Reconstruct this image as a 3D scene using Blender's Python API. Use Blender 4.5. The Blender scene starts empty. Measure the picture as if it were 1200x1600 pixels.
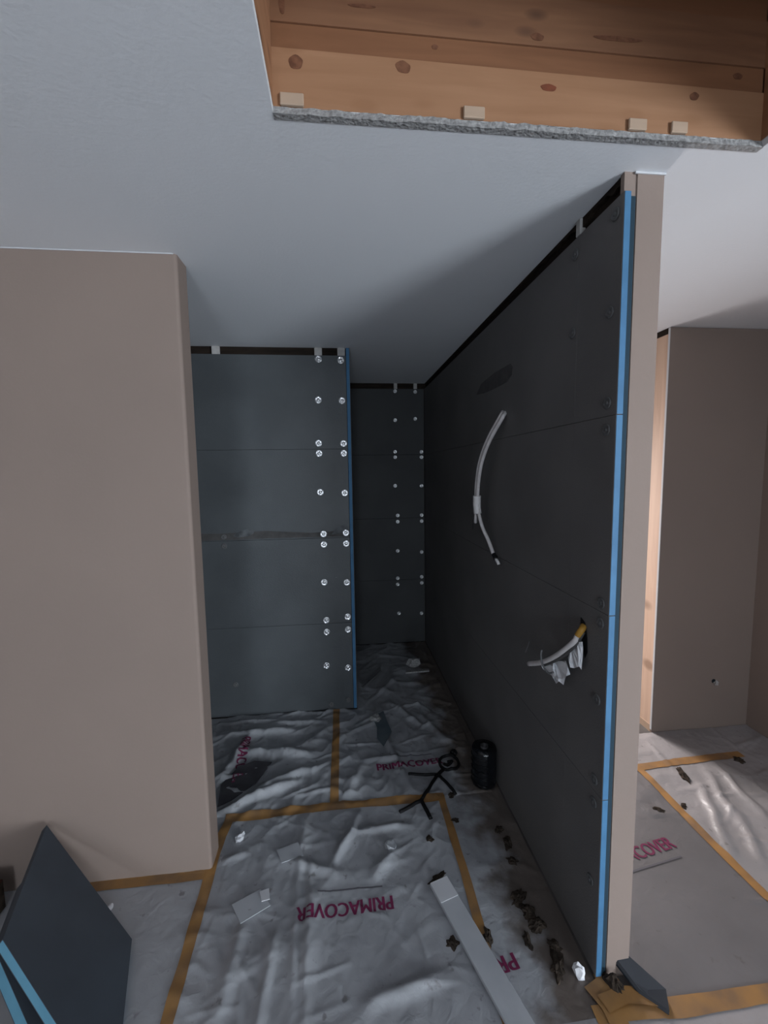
import bpy, bmesh, math, random
from mathutils import Vector, Matrix, noise
random.seed(7)
scene = bpy.context.scene
COL = scene.collection

# ------------------------------------------------------------------ camera
CAM_H = 1.6852
def make_camera():
    yaw, pitch, roll, f = -0.1015, 0.0954, 0.0146, 661.4658
    cy, sy, cp, sp, cr, sr = math.cos(yaw), math.sin(yaw), math.cos(pitch), math.sin(pitch), math.cos(roll), math.sin(roll)
    xr = Vector((cy, sy, 0)); yf = Vector((-sy, cy, 0)); zz = Vector((0, 0, 1))
    fwd = cp * yf - sp * zz
    up = sp * yf + cp * zz
    u = cr * xr - sr * up
    v = sr * xr + cr * up
    cam = bpy.data.cameras.new('camera'); o = bpy.data.objects.new('camera', cam); COL.objects.link(o)
    m = Matrix((u, v, -fwd)).transposed().to_4x4(); m.translation = (0, 0, CAM_H)
    o.matrix_world = m
    cam.sensor_fit = 'HORIZONTAL'; cam.sensor_width = 36; cam.lens = f / 1200 * 36; cam.clip_start = 0.02
    scene.camera = o
make_camera()

# ------------------------------------------------------------------ light and exposure
w = bpy.data.worlds.new('world'); scene.world = w; w.use_nodes = True
w.node_tree.nodes['Background'].inputs[0].default_value = (0.62, 0.74, 0.9, 1)
w.node_tree.nodes['Background'].inputs[1].default_value = 0.3
vs = scene.view_settings
vs.view_transform = 'Standard'; vs.look = 'None'; vs.gamma = 1; vs.use_curve_mapping = False; vs.exposure = -0.1
def window_light(name, loc, rot, sx, sy, power, col, spread=180):
    l = bpy.data.lights.new(name, 'AREA'); l.shape = 'RECTANGLE'; l.size = sx; l.size_y = sy; l.energy = power; l.color = col; l.spread = math.radians(spread)
    o = bpy.data.objects.new(name, l); o.location = loc; o.rotation_euler = rot; COL.objects.link(o)
# daylight through the wide window far behind the camera on the right, and through the glazed opening at the end of the passage
window_light('daylight_rear_window', (4.75, -4.56, 0.95), (math.radians(95), 0, 0), 2.3, 1.7, 520, (0.84, 0.92, 1.0))
window_light('added_fill_light', (-0.25, -4.56, 1.0), (math.radians(90), 0, 0), 0.9, 1.3, 82, (0.80, 0.90, 1.0))  # added fill light for the deep recess, not a known window
window_light('daylight_passage_window', (1.36, 4.06, 1.25), (math.radians(-56), 0, 0), 0.56, 1.7, 72, (1.0, 0.92, 0.9), 150)

# ------------------------------------------------------------------ materials
MATS = {}
def mat(name, col, rough=0.7, spec=0.3, metal=0.0, vary=None, scale=8.0, bump=0.0, bscale=40.0, stretch=None, detail=4):
    m = bpy.data.materials.new(name); m.use_nodes = True; nt = m.node_tree
    b = nt.nodes['Principled BSDF']
    b.inputs['Base Color'].default_value = (*col, 1); b.inputs['Roughness'].default_value = rough
    b.inputs['Metallic'].default_value = metal; b.inputs['Specular IOR Level'].default_value = spec
    tc = nt.nodes.new('ShaderNodeTexCoord'); mp = nt.nodes.new('ShaderNodeMapping'); nt.links.new(tc.outputs['Object'], mp.inputs[0])
    if stretch: mp.inputs['Scale'].default_value = stretch
    if vary:
        n = nt.nodes.new('ShaderNodeTexNoise'); n.inputs['Scale'].default_value = scale; n.inputs['Detail'].default_value = detail
        nt.links.new(mp.outputs[0], n.inputs['Vector'])
        r = nt.nodes.new('ShaderNodeValToRGB'); r.color_ramp.elements[0].position = 0.35; r.color_ramp.elements[1].position = 0.65
        r.color_ramp.elements[0].color = (*vary, 1); r.color_ramp.elements[1].color = (*col, 1)
        nt.links.new(n.outputs['Fac'], r.inputs[0]); nt.links.new(r.outputs[0], b.inputs['Base Color'])
    if bump:
        n2 = nt.nodes.new('ShaderNodeTexNoise'); n2.inputs['Scale'].default_value = bscale; n2.inputs['Detail'].default_value = 5
        nt.links.new(mp.outputs[0], n2.inputs['Vector'])
        bp = nt.nodes.new('ShaderNodeBump'); bp.inputs['Strength'].default_value = bump; bp.inputs['Distance'].default_value = 0.01
        nt.links.new(n2.outputs['Fac'], bp.inputs['Height']); nt.links.new(bp.outputs[0], b.inputs['Normal'])
    MATS[name] = m
    return m

mat('ceiling_paint', (0.84, 0.865, 0.90), 0.9, 0.1, vary=(0.82, 0.845, 0.88), scale=1.5, bump=0.08, bscale=90)
mat('taupe_paint', (0.268, 0.211, 0.182), 0.85, 0.15, vary=(0.252, 0.199, 0.172), scale=1.6, bump=0.03, bscale=120)
mat('backer_grey', (0.084, 0.094, 0.102), 0.48, 0.45, vary=(0.067, 0.075, 0.082), scale=3.0, bump=0.12, bscale=160)
mat('backer_shaded', (0.048, 0.051, 0.054), 0.6, 0.35, vary=(0.038, 0.04, 0.043), scale=2.6, bump=0.12, bscale=160)  # same grey boards, darkened: the far wall's shade is in this colour
mat('backer_dark', (0.15, 0.144, 0.142), 0.6, 0.35, vary=(0.125, 0.12, 0.119), scale=2.6, bump=0.12, bscale=160)
mat('foam_blue', (0.062, 0.185, 0.34), 0.6, 0.3, vary=(0.052, 0.155, 0.29), scale=14)
mat('foam_blue_pale', (0.105, 0.26, 0.36), 0.6, 0.3, vary=(0.09, 0.23, 0.32), scale=14)
mat('raw_brown', (0.03, 0.022, 0.017), 0.9, 0.1, vary=(0.018, 0.014, 0.012), scale=9, stretch=(1, 1, 5))
mat('gap_shade_blue', (0.022, 0.045, 0.065), 0.8, 0.2)
mat('gap_dark', (0.015, 0.02, 0.026), 0.9, 0.1)
mat('filler_black', (0.062, 0.06, 0.06), 0.7, 0.3, vary=(0.09, 0.087, 0.086), scale=20)
mat('filler_grey', (0.14, 0.15, 0.16), 0.7, 0.3, vary=(0.06, 0.065, 0.07), scale=18)
mat('shim_white', (0.5, 0.49, 0.48), 0.7, 0.2, vary=(0.42, 0.41, 0.4), scale=30)
mat('steel', (0.75, 0.76, 0.78), 0.3, 0.5, metal=0.85, vary=(0.55, 0.56, 0.58), scale=120)
mat('steel_dull', (0.2, 0.205, 0.21), 0.6, 0.4, metal=0.3)
mat('washer_grey', (0.12, 0.122, 0.125), 0.6, 0.4, metal=0.2)
mat('screw_dark', (0.09, 0.09, 0.095), 0.45, 0.5, metal=0.6)
mat('gypsum', (0.42, 0.42, 0.42), 0.95, 0.1, vary=(0.25, 0.25, 0.25), scale=90, bump=0.5, bscale=120)
mat('caulk', (0.55, 0.56, 0.58), 0.7, 0.2)
mat('cable_white', (0.68, 0.65, 0.65), 0.5, 0.4, vary=(0.6, 0.57, 0.57), scale=30)
mat('cable_yellow', (0.45, 0.24, 0.04), 0.5, 0.4)
mat('cable_tape', (0.8, 0.78, 0.78), 0.4, 0.4)
mat('paper', (0.86, 0.87, 0.9), 0.85, 0.15, vary=(0.78, 0.79, 0.82), scale=40)
mat('black_matt', (0.006, 0.006, 0.007), 0.6, 0.25)
mat('black_gloss', (0.006, 0.007, 0.009), 0.12, 0.5, bump=0.5, bscale=35)
mat('orange_tape', (0.35, 0.185, 0.062), 0.55, 0.35, vary=(0.21, 0.125, 0.065), scale=9)
mat('ink_red', (0.165, 0.022, 0.07), 0.5, 0.3)
mat('ink_grey', (0.12, 0.115, 0.13), 0.5, 0.3)
mat('dirt', (0.06, 0.046, 0.036), 0.95, 0.1, vary=(0.028, 0.022, 0.018), scale=30, bump=0.6, bscale=60)
mat('subfloor', (0.13, 0.12, 0.115), 0.9, 0.15, vary=(0.09, 0.082, 0.078), scale=5)
mat('pvc_white', (0.45, 0.47, 0.50), 0.4, 0.4, vary=(0.39, 0.41, 0.44), scale=6)
mat('pvc_light', (0.58, 0.59, 0.62), 0.5, 0.4)
mat('board_grey', (0.055, 0.068, 0.085), 0.6, 0.3, vary=(0.044, 0.054, 0.068), scale=4)
mat('plastic_dark', (0.075, 0.072, 0.082), 0.25, 0.5, vary=(0.04, 0.038, 0.045), scale=9, bump=0.4, bscale=14)
mat('plastic_blue', (0.07, 0.1, 0.13), 0.3, 0.5, vary=(0.12, 0.15, 0.17), scale=9, bump=0.3, bscale=14)
mat('chip_dark', (0.035, 0.038, 0.045), 0.6, 0.3)
mat('skirt_brown', (0.05, 0.02, 0.014), 0.7, 0.2)
mat('window_frame_white', (0.7, 0.7, 0.7), 0.4, 0.4)

def wood(name, light, dark, knot, axis='x', kscale=5.0, kstretch=(1, 1, 2.2)):
    m = bpy.data.materials.new(name); m.use_nodes = True; nt = m.node_tree; L = nt.links
    b = nt.nodes['Principled BSDF']; b.inputs['Roughness'].default_value = 0.62; b.inputs['Specular IOR Level'].default_value = 0.3
    tc = nt.nodes.new('ShaderNodeTexCoord'); mp = nt.nodes.new('ShaderNodeMapping'); L.new(tc.outputs['Object'], mp.inputs[0])
    mp.inputs['Scale'].default_value = (1.2, 14, 14) if axis == 'x' else (14, 1.2, 14) if axis == 'y' else (14, 14, 1.2)
    n = nt.nodes.new('ShaderNodeTexNoise'); n.inputs['Scale'].default_value = 2.2; n.inputs['Detail'].default_value = 6; n.inputs['Distortion'].default_value = 0.6
    L.new(mp.outputs[0], n.inputs['Vector'])
    r = nt.nodes.new('ShaderNodeValToRGB'); r.color_ramp.elements[0].position = 0.3; r.color_ramp.elements[1].position = 0.72
    r.color_ramp.elements[0].color = (*dark, 1); r.color_ramp.elements[1].color = (*light, 1); L.new(n.outputs['Fac'], r.inputs[0])
    mk = nt.nodes.new('ShaderNodeMapping'); mk.inputs['Scale'].default_value = kstretch; L.new(tc.outputs['Object'], mk.inputs[0])
    vo = nt.nodes.new('ShaderNodeTexVoronoi'); vo.inputs['Scale'].default_value = kscale; L.new(mk.outputs[0], vo.inputs['Vector'])
    rk = nt.nodes.new('ShaderNodeValToRGB'); rk.color_ramp.elements[0].position = 0.10; rk.color_ramp.elements[1].position = 0.2
    rk.color_ramp.elements[0].color = (1, 1, 1, 1); rk.color_ramp.elements[1].color = (0, 0, 0, 1); L.new(vo.outputs['Distance'], rk.inputs[0])
    mx = nt.nodes.new('ShaderNodeMix'); mx.data_type = 'RGBA'; L.new(rk.outputs[0], mx.inputs['Factor']); L.new(r.outputs[0], mx.inputs['A']); mx.inputs['B'].default_value = (*knot, 1)
    L.new(mx.outputs['Result'], b.inputs['Base Color'])
    MATS[name] = m
wood('pine_light', (0.37, 0.2, 0.112), (0.31, 0.16, 0.085), (0.31, 0.16, 0.085), 'x')
wood('pine_mid', (0.25, 0.115, 0.058), (0.2, 0.09, 0.045), (0.2, 0.09, 0.045), 'x')
wood('pine_upper', (0.26, 0.13, 0.07), (0.19, 0.09, 0.05), (0.13, 0.065, 0.04), 'x')
wood('pine_side', (0.42, 0.22, 0.12), (0.3, 0.15, 0.08), (0.2, 0.1, 0.06), 'y')
wood('pine_pale', (0.46, 0.34, 0.25), (0.42, 0.31, 0.23), (0.42, 0.31, 0.23), 'x')
wood('stud', (0.66, 0.48, 0.36), (0.56, 0.39, 0.29), (0.36, 0.24, 0.17), 'z', 3.0, (3, 1, 1.5))
mat('knot_brown', (0.12, 0.05, 0.028), 0.6, 0.3, vary=(0.2, 0.09, 0.05), scale=60)
mat('knot_red', (0.2, 0.06, 0.03), 0.6, 0.3, vary=(0.13, 0.045, 0.025), scale=60)

def film_mat(name, col, dark, dirt_x=None):
    m = bpy.data.materials.new(name); m.use_nodes = True; nt = m.node_tree; L = nt.links
    b = nt.nodes['Principled BSDF']; b.inputs['Roughness'].default_value = 0.38; b.inputs['Specular IOR Level'].default_value = 0.5
    tc = nt.nodes.new('ShaderNodeTexCoord')
    n = nt.nodes.new('ShaderNodeTexNoise'); n.inputs['Scale'].default_value = 3.0; n.inputs['Detail'].default_value = 5; L.new(tc.outputs['Object'], n.inputs['Vector'])
    r = nt.nodes.new('ShaderNodeValToRGB'); r.color_ramp.elements[0].position = 0.35; r.color_ramp.elements[1].position = 0.68
    r.color_ramp.elements[0].color = (*dark, 1); r.color_ramp.elements[1].color = (*col, 1); L.new(n.outputs['Fac'], r.inputs[0])
    out = r.outputs[0]
    # trodden-in specks of dirt
    n3 = nt.nodes.new('ShaderNodeTexNoise'); n3.inputs['Scale'].default_value = 26; n3.inputs['Detail'].default_value = 3; L.new(tc.outputs['Object'], n3.inputs['Vector'])
    r3 = nt.nodes.new('ShaderNodeValToRGB'); r3.color_ramp.elements[0].position = 0.66; r3.color_ramp.elements[1].position = 0.74
    r3.color_ramp.elements[0].color = (0, 0, 0, 1); r3.color_ramp.elements[1].color = (0.6, 0.6, 0.6, 1); L.new(n3.outputs['Fac'], r3.inputs[0])
    mx = nt.nodes.new('ShaderNodeMix'); mx.data_type = 'RGBA'; L.new(r3.outputs[0], mx.inputs['Factor']); L.new(out, mx.inputs['A']); mx.inputs['B'].default_value = (0.1, 0.09, 0.085, 1)
    out = mx.outputs['Result']
    if dirt_x is not None:      # brown dust trodden along the foot of the tiled partition
        sx = nt.nodes.new('ShaderNodeSeparateXYZ'); L.new(tc.outputs['Object'], sx.inputs[0])
        ad = nt.nodes.new('ShaderNodeMath'); ad.operation = 'MULTIPLY_ADD'; n4 = nt.nodes.new('ShaderNodeTexNoise'); n4.inputs['Scale'].default_value = 7; n4.inputs['Detail'].default_value = 6
        L.new(tc.outputs['Object'], n4.inputs['Vector']); L.new(n4.outputs['Fac'], ad.inputs[0]); ad.inputs[1].default_value = 0.5; L.new(sx.outputs[0], ad.inputs[2])
        mr = nt.nodes.new('ShaderNodeMapRange'); mr.inputs['From Min'].default_value = dirt_x; mr.inputs['From Max'].default_value = dirt_x + 0.12; mr.inputs['To Max'].default_value = 0.88; L.new(ad.outputs[0], mr.inputs[0])
        m2 = nt.nodes.new('ShaderNodeMix'); m2.data_type = 'RGBA'; L.new(mr.outputs[0], m2.inputs['Factor']); L.new(out, m2.inputs['A']); m2.inputs['B'].default_value = (0.105, 0.078, 0.06, 1)
        out = m2.outputs['Result']
    L.new(out, b.inputs['Base Color'])
    n2 = nt.nodes.new('ShaderNodeTexNoise'); n2.inputs['Scale'].default_value = 22; n2.inputs['Detail'].default_value = 4; n2.inputs['Distortion'].default_value = 0.8; L.new(tc.outputs['Object'], n2.inputs['Vector'])
    bp = nt.nodes.new('ShaderNodeBump'); bp.inputs['Strength'].default_value = 0.25; bp.inputs['Distance'].default_value = 0.012
    L.new(n2.outputs['Fac'], bp.inputs['Height']); L.new(bp.outputs[0], b.inputs['Normal'])
    MATS[name] = m
film_mat('film_grey', (0.38, 0.395, 0.42), (0.30, 0.31, 0.33), dirt_x=0.80)
film_mat('film_right', (0.34, 0.325, 0.33), (0.27, 0.26, 0.262))
film_mat('card_right', (0.17, 0.163, 0.167), (0.14, 0.135, 0.138))

# ------------------------------------------------------------------ helpers
def obj(name, bm, m=None, parent=None, smooth=False):
    me = bpy.data.meshes.new(name); bmesh.ops.recalc_face_normals(bm, faces=bm.faces[:]); bm.to_mesh(me); bm.free()
    if m: me.materials.append(MATS[m])
    if smooth:
        for p in me.polygons: p.use_smooth = True
    o = bpy.data.objects.new(name, me); COL.objects.link(o)
    if parent: o.parent = parent
    return o
def tag(o, label=None, cat=None, group=None, kind=None):
    if label: o['label'] = label
    if cat: o['category'] = cat
    if group: o['group'] = group
    if kind: o['kind'] = kind
    return o
def empty(name, label, cat, group=None, kind=None, loc=(0, 0, 0)):
    o = bpy.data.objects.new(name, None); o.location = loc; o.empty_display_size = 0.05; COL.objects.link(o)
    return tag(o, label, cat, group, kind)
def box(bm, x0, x1, y0, y1, z0, z1):
    v = [bm.verts.new((x, y, z)) for z in (z0, z1) for y in (y0, y1) for x in (x0, x1)]
    for f in ((0, 2, 3, 1), (4, 5, 7, 6), (0, 1, 5, 4), (2, 6, 7, 3), (0, 4, 6, 2), (1, 3, 7, 5)):
        bm.faces.new([v[i] for i in f])
def boxo(name, b, m, parent=None, bevel=0.0, seg=2):
    bm = bmesh.new(); box(bm, *b)
    if bevel: bmesh.ops.bevel(bm, geom=bm.edges[:], offset=bevel, segments=seg, affect='EDGES', profile=0.5)
    return obj(name, bm, m, parent)
def tube(bm, pts, rad, sides=8, caps=True):
    pts = [Vector(p) for p in pts]; rings = []
    rr = rad if isinstance(rad, (list, tuple)) else [rad] * len(pts)
    ref = Vector((0.13, 0.31, 0.94))
    for i, p in enumerate(pts):
        t = (pts[min(i + 1, len(pts) - 1)] - pts[max(i - 1, 0)]).normalized()
        a = t.cross(ref)
        if a.length < 1e-3: a = t.cross(Vector((1, 0, 0)))
        a.normalize(); b = t.cross(a)
        rings.append([bm.verts.new(p + rr[i] * (math.cos(k * 2 * math.pi / sides) * a + math.sin(k * 2 * math.pi / sides) * b)) for k in range(sides)])
    for i in range(len(rings) - 1):
        for k in range(sides):
            bm.faces.new((rings[i][k], rings[i][(k + 1) % sides], rings[i + 1][(k + 1) % sides], rings[i + 1][k]))
    if caps: bm.faces.new(rings[0][::-1]); bm.faces.new(rings[-1])
def spline(pts, n=8):
    P = [Vector(p) for p in pts]; P = [2 * P[0] - P[1]] + P + [2 * P[-1] - P[-2]]; out = []
    for i in range(1, len(P) - 2):
        for k in range(n):
            t = k / n; a, b, c, d = P[i - 1], P[i], P[i + 1], P[i + 2]
            out.append(0.5 * ((2 * b) + (-a + c) * t + (2 * a - 5 * b + 4 * c - d) * t * t + (-a + 3 * b - 3 * c + d) * t ** 3))
    out.append(P[-2]); return out
def prism(bm, poly, n, th):
    n = Vector(n).normalized()
    a = [bm.verts.new(Vector(p)) for p in poly]; b = [bm.verts.new(Vector(p) + n * th) for p in poly]
    bm.faces.new(a[::-1]); bm.faces.new(b)
    for i in range(len(a)):
        j = (i + 1) % len(a); bm.faces.new((a[i], a[j], b[j], b[i]))
def lump(name, loc, size, m, parent=None, seed=0, sub=3, rough=0.9):
    bm = bmesh.new(); bmesh.ops.create_icosphere(bm, subdivisions=sub, radius=1)
    for v in bm.verts:
        q = v.co * 1.6 + Vector((seed * 3.1, seed, 0.5 * seed))
        k = 1 + rough * (noise.noise(q) + .5 * noise.noise(q * 2.7))
        v.co = Vector((v.co.x * size[0] * k, v.co.y * size[1] * k, max(v.co.z, -0.2) * size[2] * (1 + .6 * noise.noise(q * 2)) + 0.2 * size[2]))
    o = obj(name, bm, m, parent); o.location = loc; o.rotation_euler.z = seed * 1.3
    return o

# ------------------------------------------------------------------ dimensions of the place (metres)
C = 2.5                       # ceiling
XL, YL, TL = -0.585, 1.7225, 0.112       # left wall end
XP, XP1, XP2, YP = 0.798, 0.834, 0.920, 1.173   # partition: cladding face, end board, right face, front end
YB = 4.004                    # far wall
XW, YW = 0.079, 2.879         # wing wall behind the left wall
XR, YR, XRW = 1.936, 2.370, 2.60         # right rear wall, right side wall
HX0, HX1, HY0, HY1 = -0.132, 1.10, 0.02, 1.071  # roof hatch
Y_BACK, X_LEFT, X_RIGHT, Y_STUB = -4.5, -2.8, 6.2, -0.4

# ------------------------------------------------------------------ setting
tag(boxo('floor', (X_LEFT, X_RIGHT, Y_BACK, YB + .1, -0.05, 0.0), 'subfloor'), 'dusty grey subfloor under the taped plastic sheets', 'floor', kind='structure')
bm = bmesh.new()
for b in ((X_LEFT, HX0, Y_BACK, YB + .1), (HX1, X_RIGHT, Y_BACK, YB + .1), (HX0, HX1, Y_BACK, HY0), (HX0, HX1, HY1, YB + .1)):
    box(bm, *b, C, C + 0.02)
ceil = tag(obj('ceiling', bm, 'ceiling_paint'), 'flat white plasterboard ceiling with a square hatch cut in it', 'ceiling', kind='structure')
# ragged cut edge of the plasterboard along the far side of the hatch
bm = bmesh.new(); nseg = 120
prev = None
for i in range(nseg + 1):
    x = HX0 + (HX1 - HX0) * i / nseg
    dy = 0.004 + 0.003 * noise.noise((x * 28, 0.3, 0)) + 0.002 * noise.noise((x * 90, 1.3, 0)); dz = 0.0015 * noise.noise((x * 40, 5, 0))
    cur = [bm.verts.new(q) for q in ((x, HY1 + .01, C - .001), (x, HY1 - dy - .006, C - .0015 + dz), (x, HY1 - dy, C + .017 + 2 * dz), (x, HY1 + .01, C + .021))]
    if prev:
        for k in range(4): bm.faces.new((prev[k], prev[(k + 1) % 4], cur[(k + 1) % 4], cur[k]))
    prev = cur
tag(obj('plasterboard_edge', bm, 'gypsum', ceil), 'ragged grey cut edge of plasterboard')

# left wall end
bm = bmesh.new(); box(bm, X_LEFT, XL, YL, YL + TL, 0, C)
ed = [e for e in bm.edges if abs(e.verts[0].co.x - XL) < 1e-5 and abs(e.verts[1].co.x - XL) < 1e-5 and abs(e.verts[0].co.z - e.verts[1].co.z) > 1]
bmesh.ops.bevel(bm, geom=ed, offset=0.012, segments=4, affect='EDGES', profile=0.5)
wl = tag(obj('wall_left', bm, 'taupe_paint'), 'broad taupe painted wall end on the left', 'wall', kind='structure')
bm = bmesh.new(); box(bm, X_LEFT, XL - .01, YL - .003, YL + .002, C - .003, C)
obj('caulk_line', bm, 'caulk', wl)
tag(boxo('wall_outer', (X_LEFT - .1, X_LEFT, Y_BACK, YB + .1, 0, C), 'taupe_paint'), 'taupe side wall beyond the left edge', 'wall', kind='structure')
bm = bmesh.new(); bx0, bx1, bz0, bz1 = 3.55, 5.95, 0.05, 1.85
for b in ((X_LEFT, -.75, 0, C), (.25, bx0, 0, C), (bx1, X_RIGHT, 0, C), (bx0, bx1, 0, bz0), (bx0, bx1, bz1, C), (-.75, .25, 0, .3), (-.75, .25, 1.7, C)):
    box(bm, b[0], b[1], Y_BACK - .1, Y_BACK, b[2], b[3])
tag(obj('wall_behind', bm, 'taupe_paint'), 'taupe wall behind the viewer', 'wall', kind='structure')
bm = bmesh.new(); t = 0.05
for b in ((bx0, bx1, bz0, bz0 + t), (bx0, bx1, bz1 - t, bz1), (bx0, bx0 + t, bz0 + t, bz1 - t), (bx1 - t, bx1, bz0 + t, bz1 - t), (4.725, 4.775, bz0 + t, bz1 - t)):
    box(bm, b[0], b[1], Y_BACK - .05, Y_BACK - .002, b[2], b[3])
tag(obj('window_1', bm, 'window_frame_white'), 'white framed wide window in the wall behind the viewer', 'window', kind='structure')

bm = bmesh.new()
for b in ((-.75, .25, .3, .35), (-.75, .25, 1.65, 1.7), (-.75, -.7, .35, 1.65), (.2, .25, .35, 1.65)):
    box(bm, b[0], b[1], Y_BACK - .05, Y_BACK - .002, b[2], b[3])
tag(obj('added_fill_window', bm, 'window_frame_white'), 'small white window frame added for fill light behind the viewer', 'window', kind='structure')  # unseen frame made up to go with the added fill light
# right side wall: a short length that ends beside the camera; the room opens up to the right behind it
tag(boxo('wall_right', (XRW, XRW + .1, Y_STUB, YR, 0, C), 'taupe_paint'), 'taupe side wall at the right edge in shade', 'wall', kind='structure')
bm = bmesh.new(); box(bm, X_RIGHT, X_RIGHT + .1, Y_BACK, Y_STUB + .1, 0, C); box(bm, XRW + .1, X_RIGHT, Y_STUB, Y_STUB + .1, 0, C)
tag(obj('wall_far_right', bm, 'taupe_paint'), 'taupe walls of the wider room out of view to the right', 'wall', kind='structure')

# right rear wall with raw stud end
wr = empty('wall_right_rear', 'shaded taupe wall stub at right with bare wooden stud end', 'wall', kind='structure')
boxo('plasterboard', (XR, XRW + .1, YR, YR + .0125, 0, C - .002), 'taupe_paint', wr)
tag(boxo('board_edge', (XR - .003, XR, YR, YR + .013, 0.02, C - .004), 'caulk', wr), 'white cut edge of plasterboard')
st = tag(boxo('stud', (XR + .002, XR + .06, YR + .015, YR + .115, 0.045, C - .035), 'stud', wr), 'bare pale wooden stud')
bm = bmesh.new(); box(bm, XR + .0, XR + .062, YR + .015, YR + .115, C - .035, C - .001); tag(obj('top_plate', bm, 'raw_brown', wr), 'dark top plate above stud')
tag(boxo('bottom_plate', (XR - .001, XR + .3, YR + .013, YR + .117, 0.0, 0.045), 'pine_pale', wr), 'yellowish wooden bottom plate')
boxo('rear_board', (XR, XRW + .1, YR + .117, YR + .13, 0, C - .002), 'taupe_paint', wr)
# cable hole punched in this wall with pale crumbled rim
bm = bmesh.new(); bmesh.ops.create_circle(bm, cap_ends=True, radius=0.014, segments=14)
for v in bm.verts: v.co = Vector((2.348 + v.co.x, YR - .0012, 0.318 + v.co.y))
tag(obj('cable_hole', bm, 'gap_dark', wr), 'small dark cable hole')
lump('plaster_rim', (2.366, YR - .001, 0.30), (0.024, 0.010, 0.018), 'shim_white', wr, 3)

# far wall with window at the end of the passage
far = empty('wall_rear', 'dark far wall of the shower recess clad in grey backer boards', 'wall', kind='structure')
bm = bmesh.new()
px0, px1, pz0, pz1 = 1.06, 1.66, 0.3, 2.2
for b in ((X_LEFT, px0, 0, C), (px1, XRW + .1, 0, C), (px0, px1, 0, pz0), (px0, px1, pz1, C)):
    box(bm, b[0], b[1], YB, YB + .1, b[2], b[3])
obj('core', bm, 'raw_brown', far)
boxo('plasterboard', (px1, XRW, YB - .012, YB - .001, 0, C), 'taupe_paint', far)
bm = bmesh.new(); t = .045
for b in ((px0, px1, pz0, pz0 + t), (px0, px1, pz1 - t, pz1), (px0, px0 + t, pz0 + t, pz1 - t), (px1 - t, px1, pz0 + t, pz1 - t)):
    box(bm, b[0], b[1], YB + .004, YB + .03, b[2], b[3])
tag(obj('window_2', bm, 'window_frame_white'), 'white framed glazed opening at the end of the passage', 'window', kind='structure')

# ------------------------------------------------------------------ fixing washers
def washer_mesh(name, r, m):
    bm = bmesh.new(); N = 16; prof = [(r, 0.0), (r, 0.0022), (r * .86, 0.0036), (r * .62, 0.0026), (r * .36, 0.0015), (r * .30, 0.004), (r * .12, 0.0048)]
    rings = []
    for rad, h in prof: rings.append([bm.verts.new((rad * math.cos(k * 2 * math.pi / N), rad * math.sin(k * 2 * math.pi / N), h + (0.0009 if (k % 4 == 0 and 0.35 * r < rad < .9 * r) else 0))) for k in range(N)])
    for i in range(len(rings) - 1):
        for k in range(N): bm.faces.new((rings[i][k], rings[i][(k + 1) % N], rings[i + 1][(k + 1) % N], rings[i + 1][k]))
    bm.faces.new(rings[-1])
    me = bpy.data.meshes.new(name); bmesh.ops.recalc_face_normals(bm, faces=bm.faces[:]); bm.to_mesh(me); bm.free(); me.materials.append(MATS[m])
    for p in me.polygons: p.use_smooth = p.index % 3 != 0
    return me
WASH = washer_mesh('fixing_washer', 0.0235, 'steel'); WASH_S = washer_mesh('fixing_washer_small', 0.0175, 'steel'); WASH_D = washer_mesh('fixing_washer_dull', 0.018, 'washer_grey')
def washer(me, parent, loc, axis):
    o = bpy.data.objects.new('fixing_washer', me); COL.objects.link(o); o.parent = parent; o.location = loc
    o.rotation_euler = (math.radians(90), 0, 0) if axis == 'y' else (0, math.radians(-90), 0)
    if axis == 'y':
        o.rotation_euler = (math.radians(90), random.uniform(-1, 1), 0)
    return o
ROWS = [(0.012, 0.6392), (0.6404, 1.2392), (1.2404, 1.8392), (1.8404, 2.447)]
def row_of(z):
    for i, (a, b) in enumerate(ROWS):
        if z < b + .0015: return i
    return 3

# ------------------------------------------------------------------ wing wall (left, in the recess)
wm = empty('wall_middle', 'short wing wall clad in slate grey backer boards behind left wall', 'wall', kind='structure')
boxo('core', (X_LEFT, XW - .022, YW + .021, YW + .10, 0, C), 'raw_brown', wm)
boards = []
for i, (a, b) in enumerate(ROWS):
    boards.append(tag(boxo('backer_board', (-1.75, XW - .024, YW + random.uniform(0, .0022), YW + .02, a, b), 'backer_grey', wm, bevel=.0007, seg=1), 'slate grey tile backer board'))
tag(boxo('edge_board', (XW - .022, XW - .001, YW - .003, YW + .125, 0.012, C - .004), 'foam_blue', wm, bevel=.001, seg=1), 'bright blue foam edge of side board')
boxo('side_face', (XW - .001, XW + .0012, YW + .0, YW + .125, 0.012, C - .004), 'backer_dark', wm)
for x, z in ((-0.124, 2.423), (0.022, 2.417), (-0.131, 2.161), (0.024, 2.157), (-0.138, 1.879), (0.028, 1.876), (-0.137, 1.812), (0.028, 1.811), (-0.136, 1.553), (0.028, 1.545), (-0.122, 1.268), (0.03, 1.272), (-0.122, 1.196), (0.03, 1.198), (-0.127, 0.933), (0.028, 0.926), (-0.12, 0.664), (0.029, 0.682), (-0.12, 0.58), (0.029, 0.59), (-0.127, 0.337), (0.023, 0.312)):
    washer(WASH, boards[row_of(z)], (x, YW - .0003, z), 'y')
for x, z in ((-0.779, 1.268), (-0.779, 1.205), (-0.75, .24), (-0.1, 0.05), (0.02, 0.075)):
    washer(WASH_D, boards[row_of(z)], (x, YW - .0003, z), 'y')
for x in (-0.773, -0.124, 0.026):
    tag(boxo('shim', (x - .025, x + .025, YW + .002, YW + .021, C - .058, C - .001), 'shim_white', wm, bevel=.004), 'small white packing shim')
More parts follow.
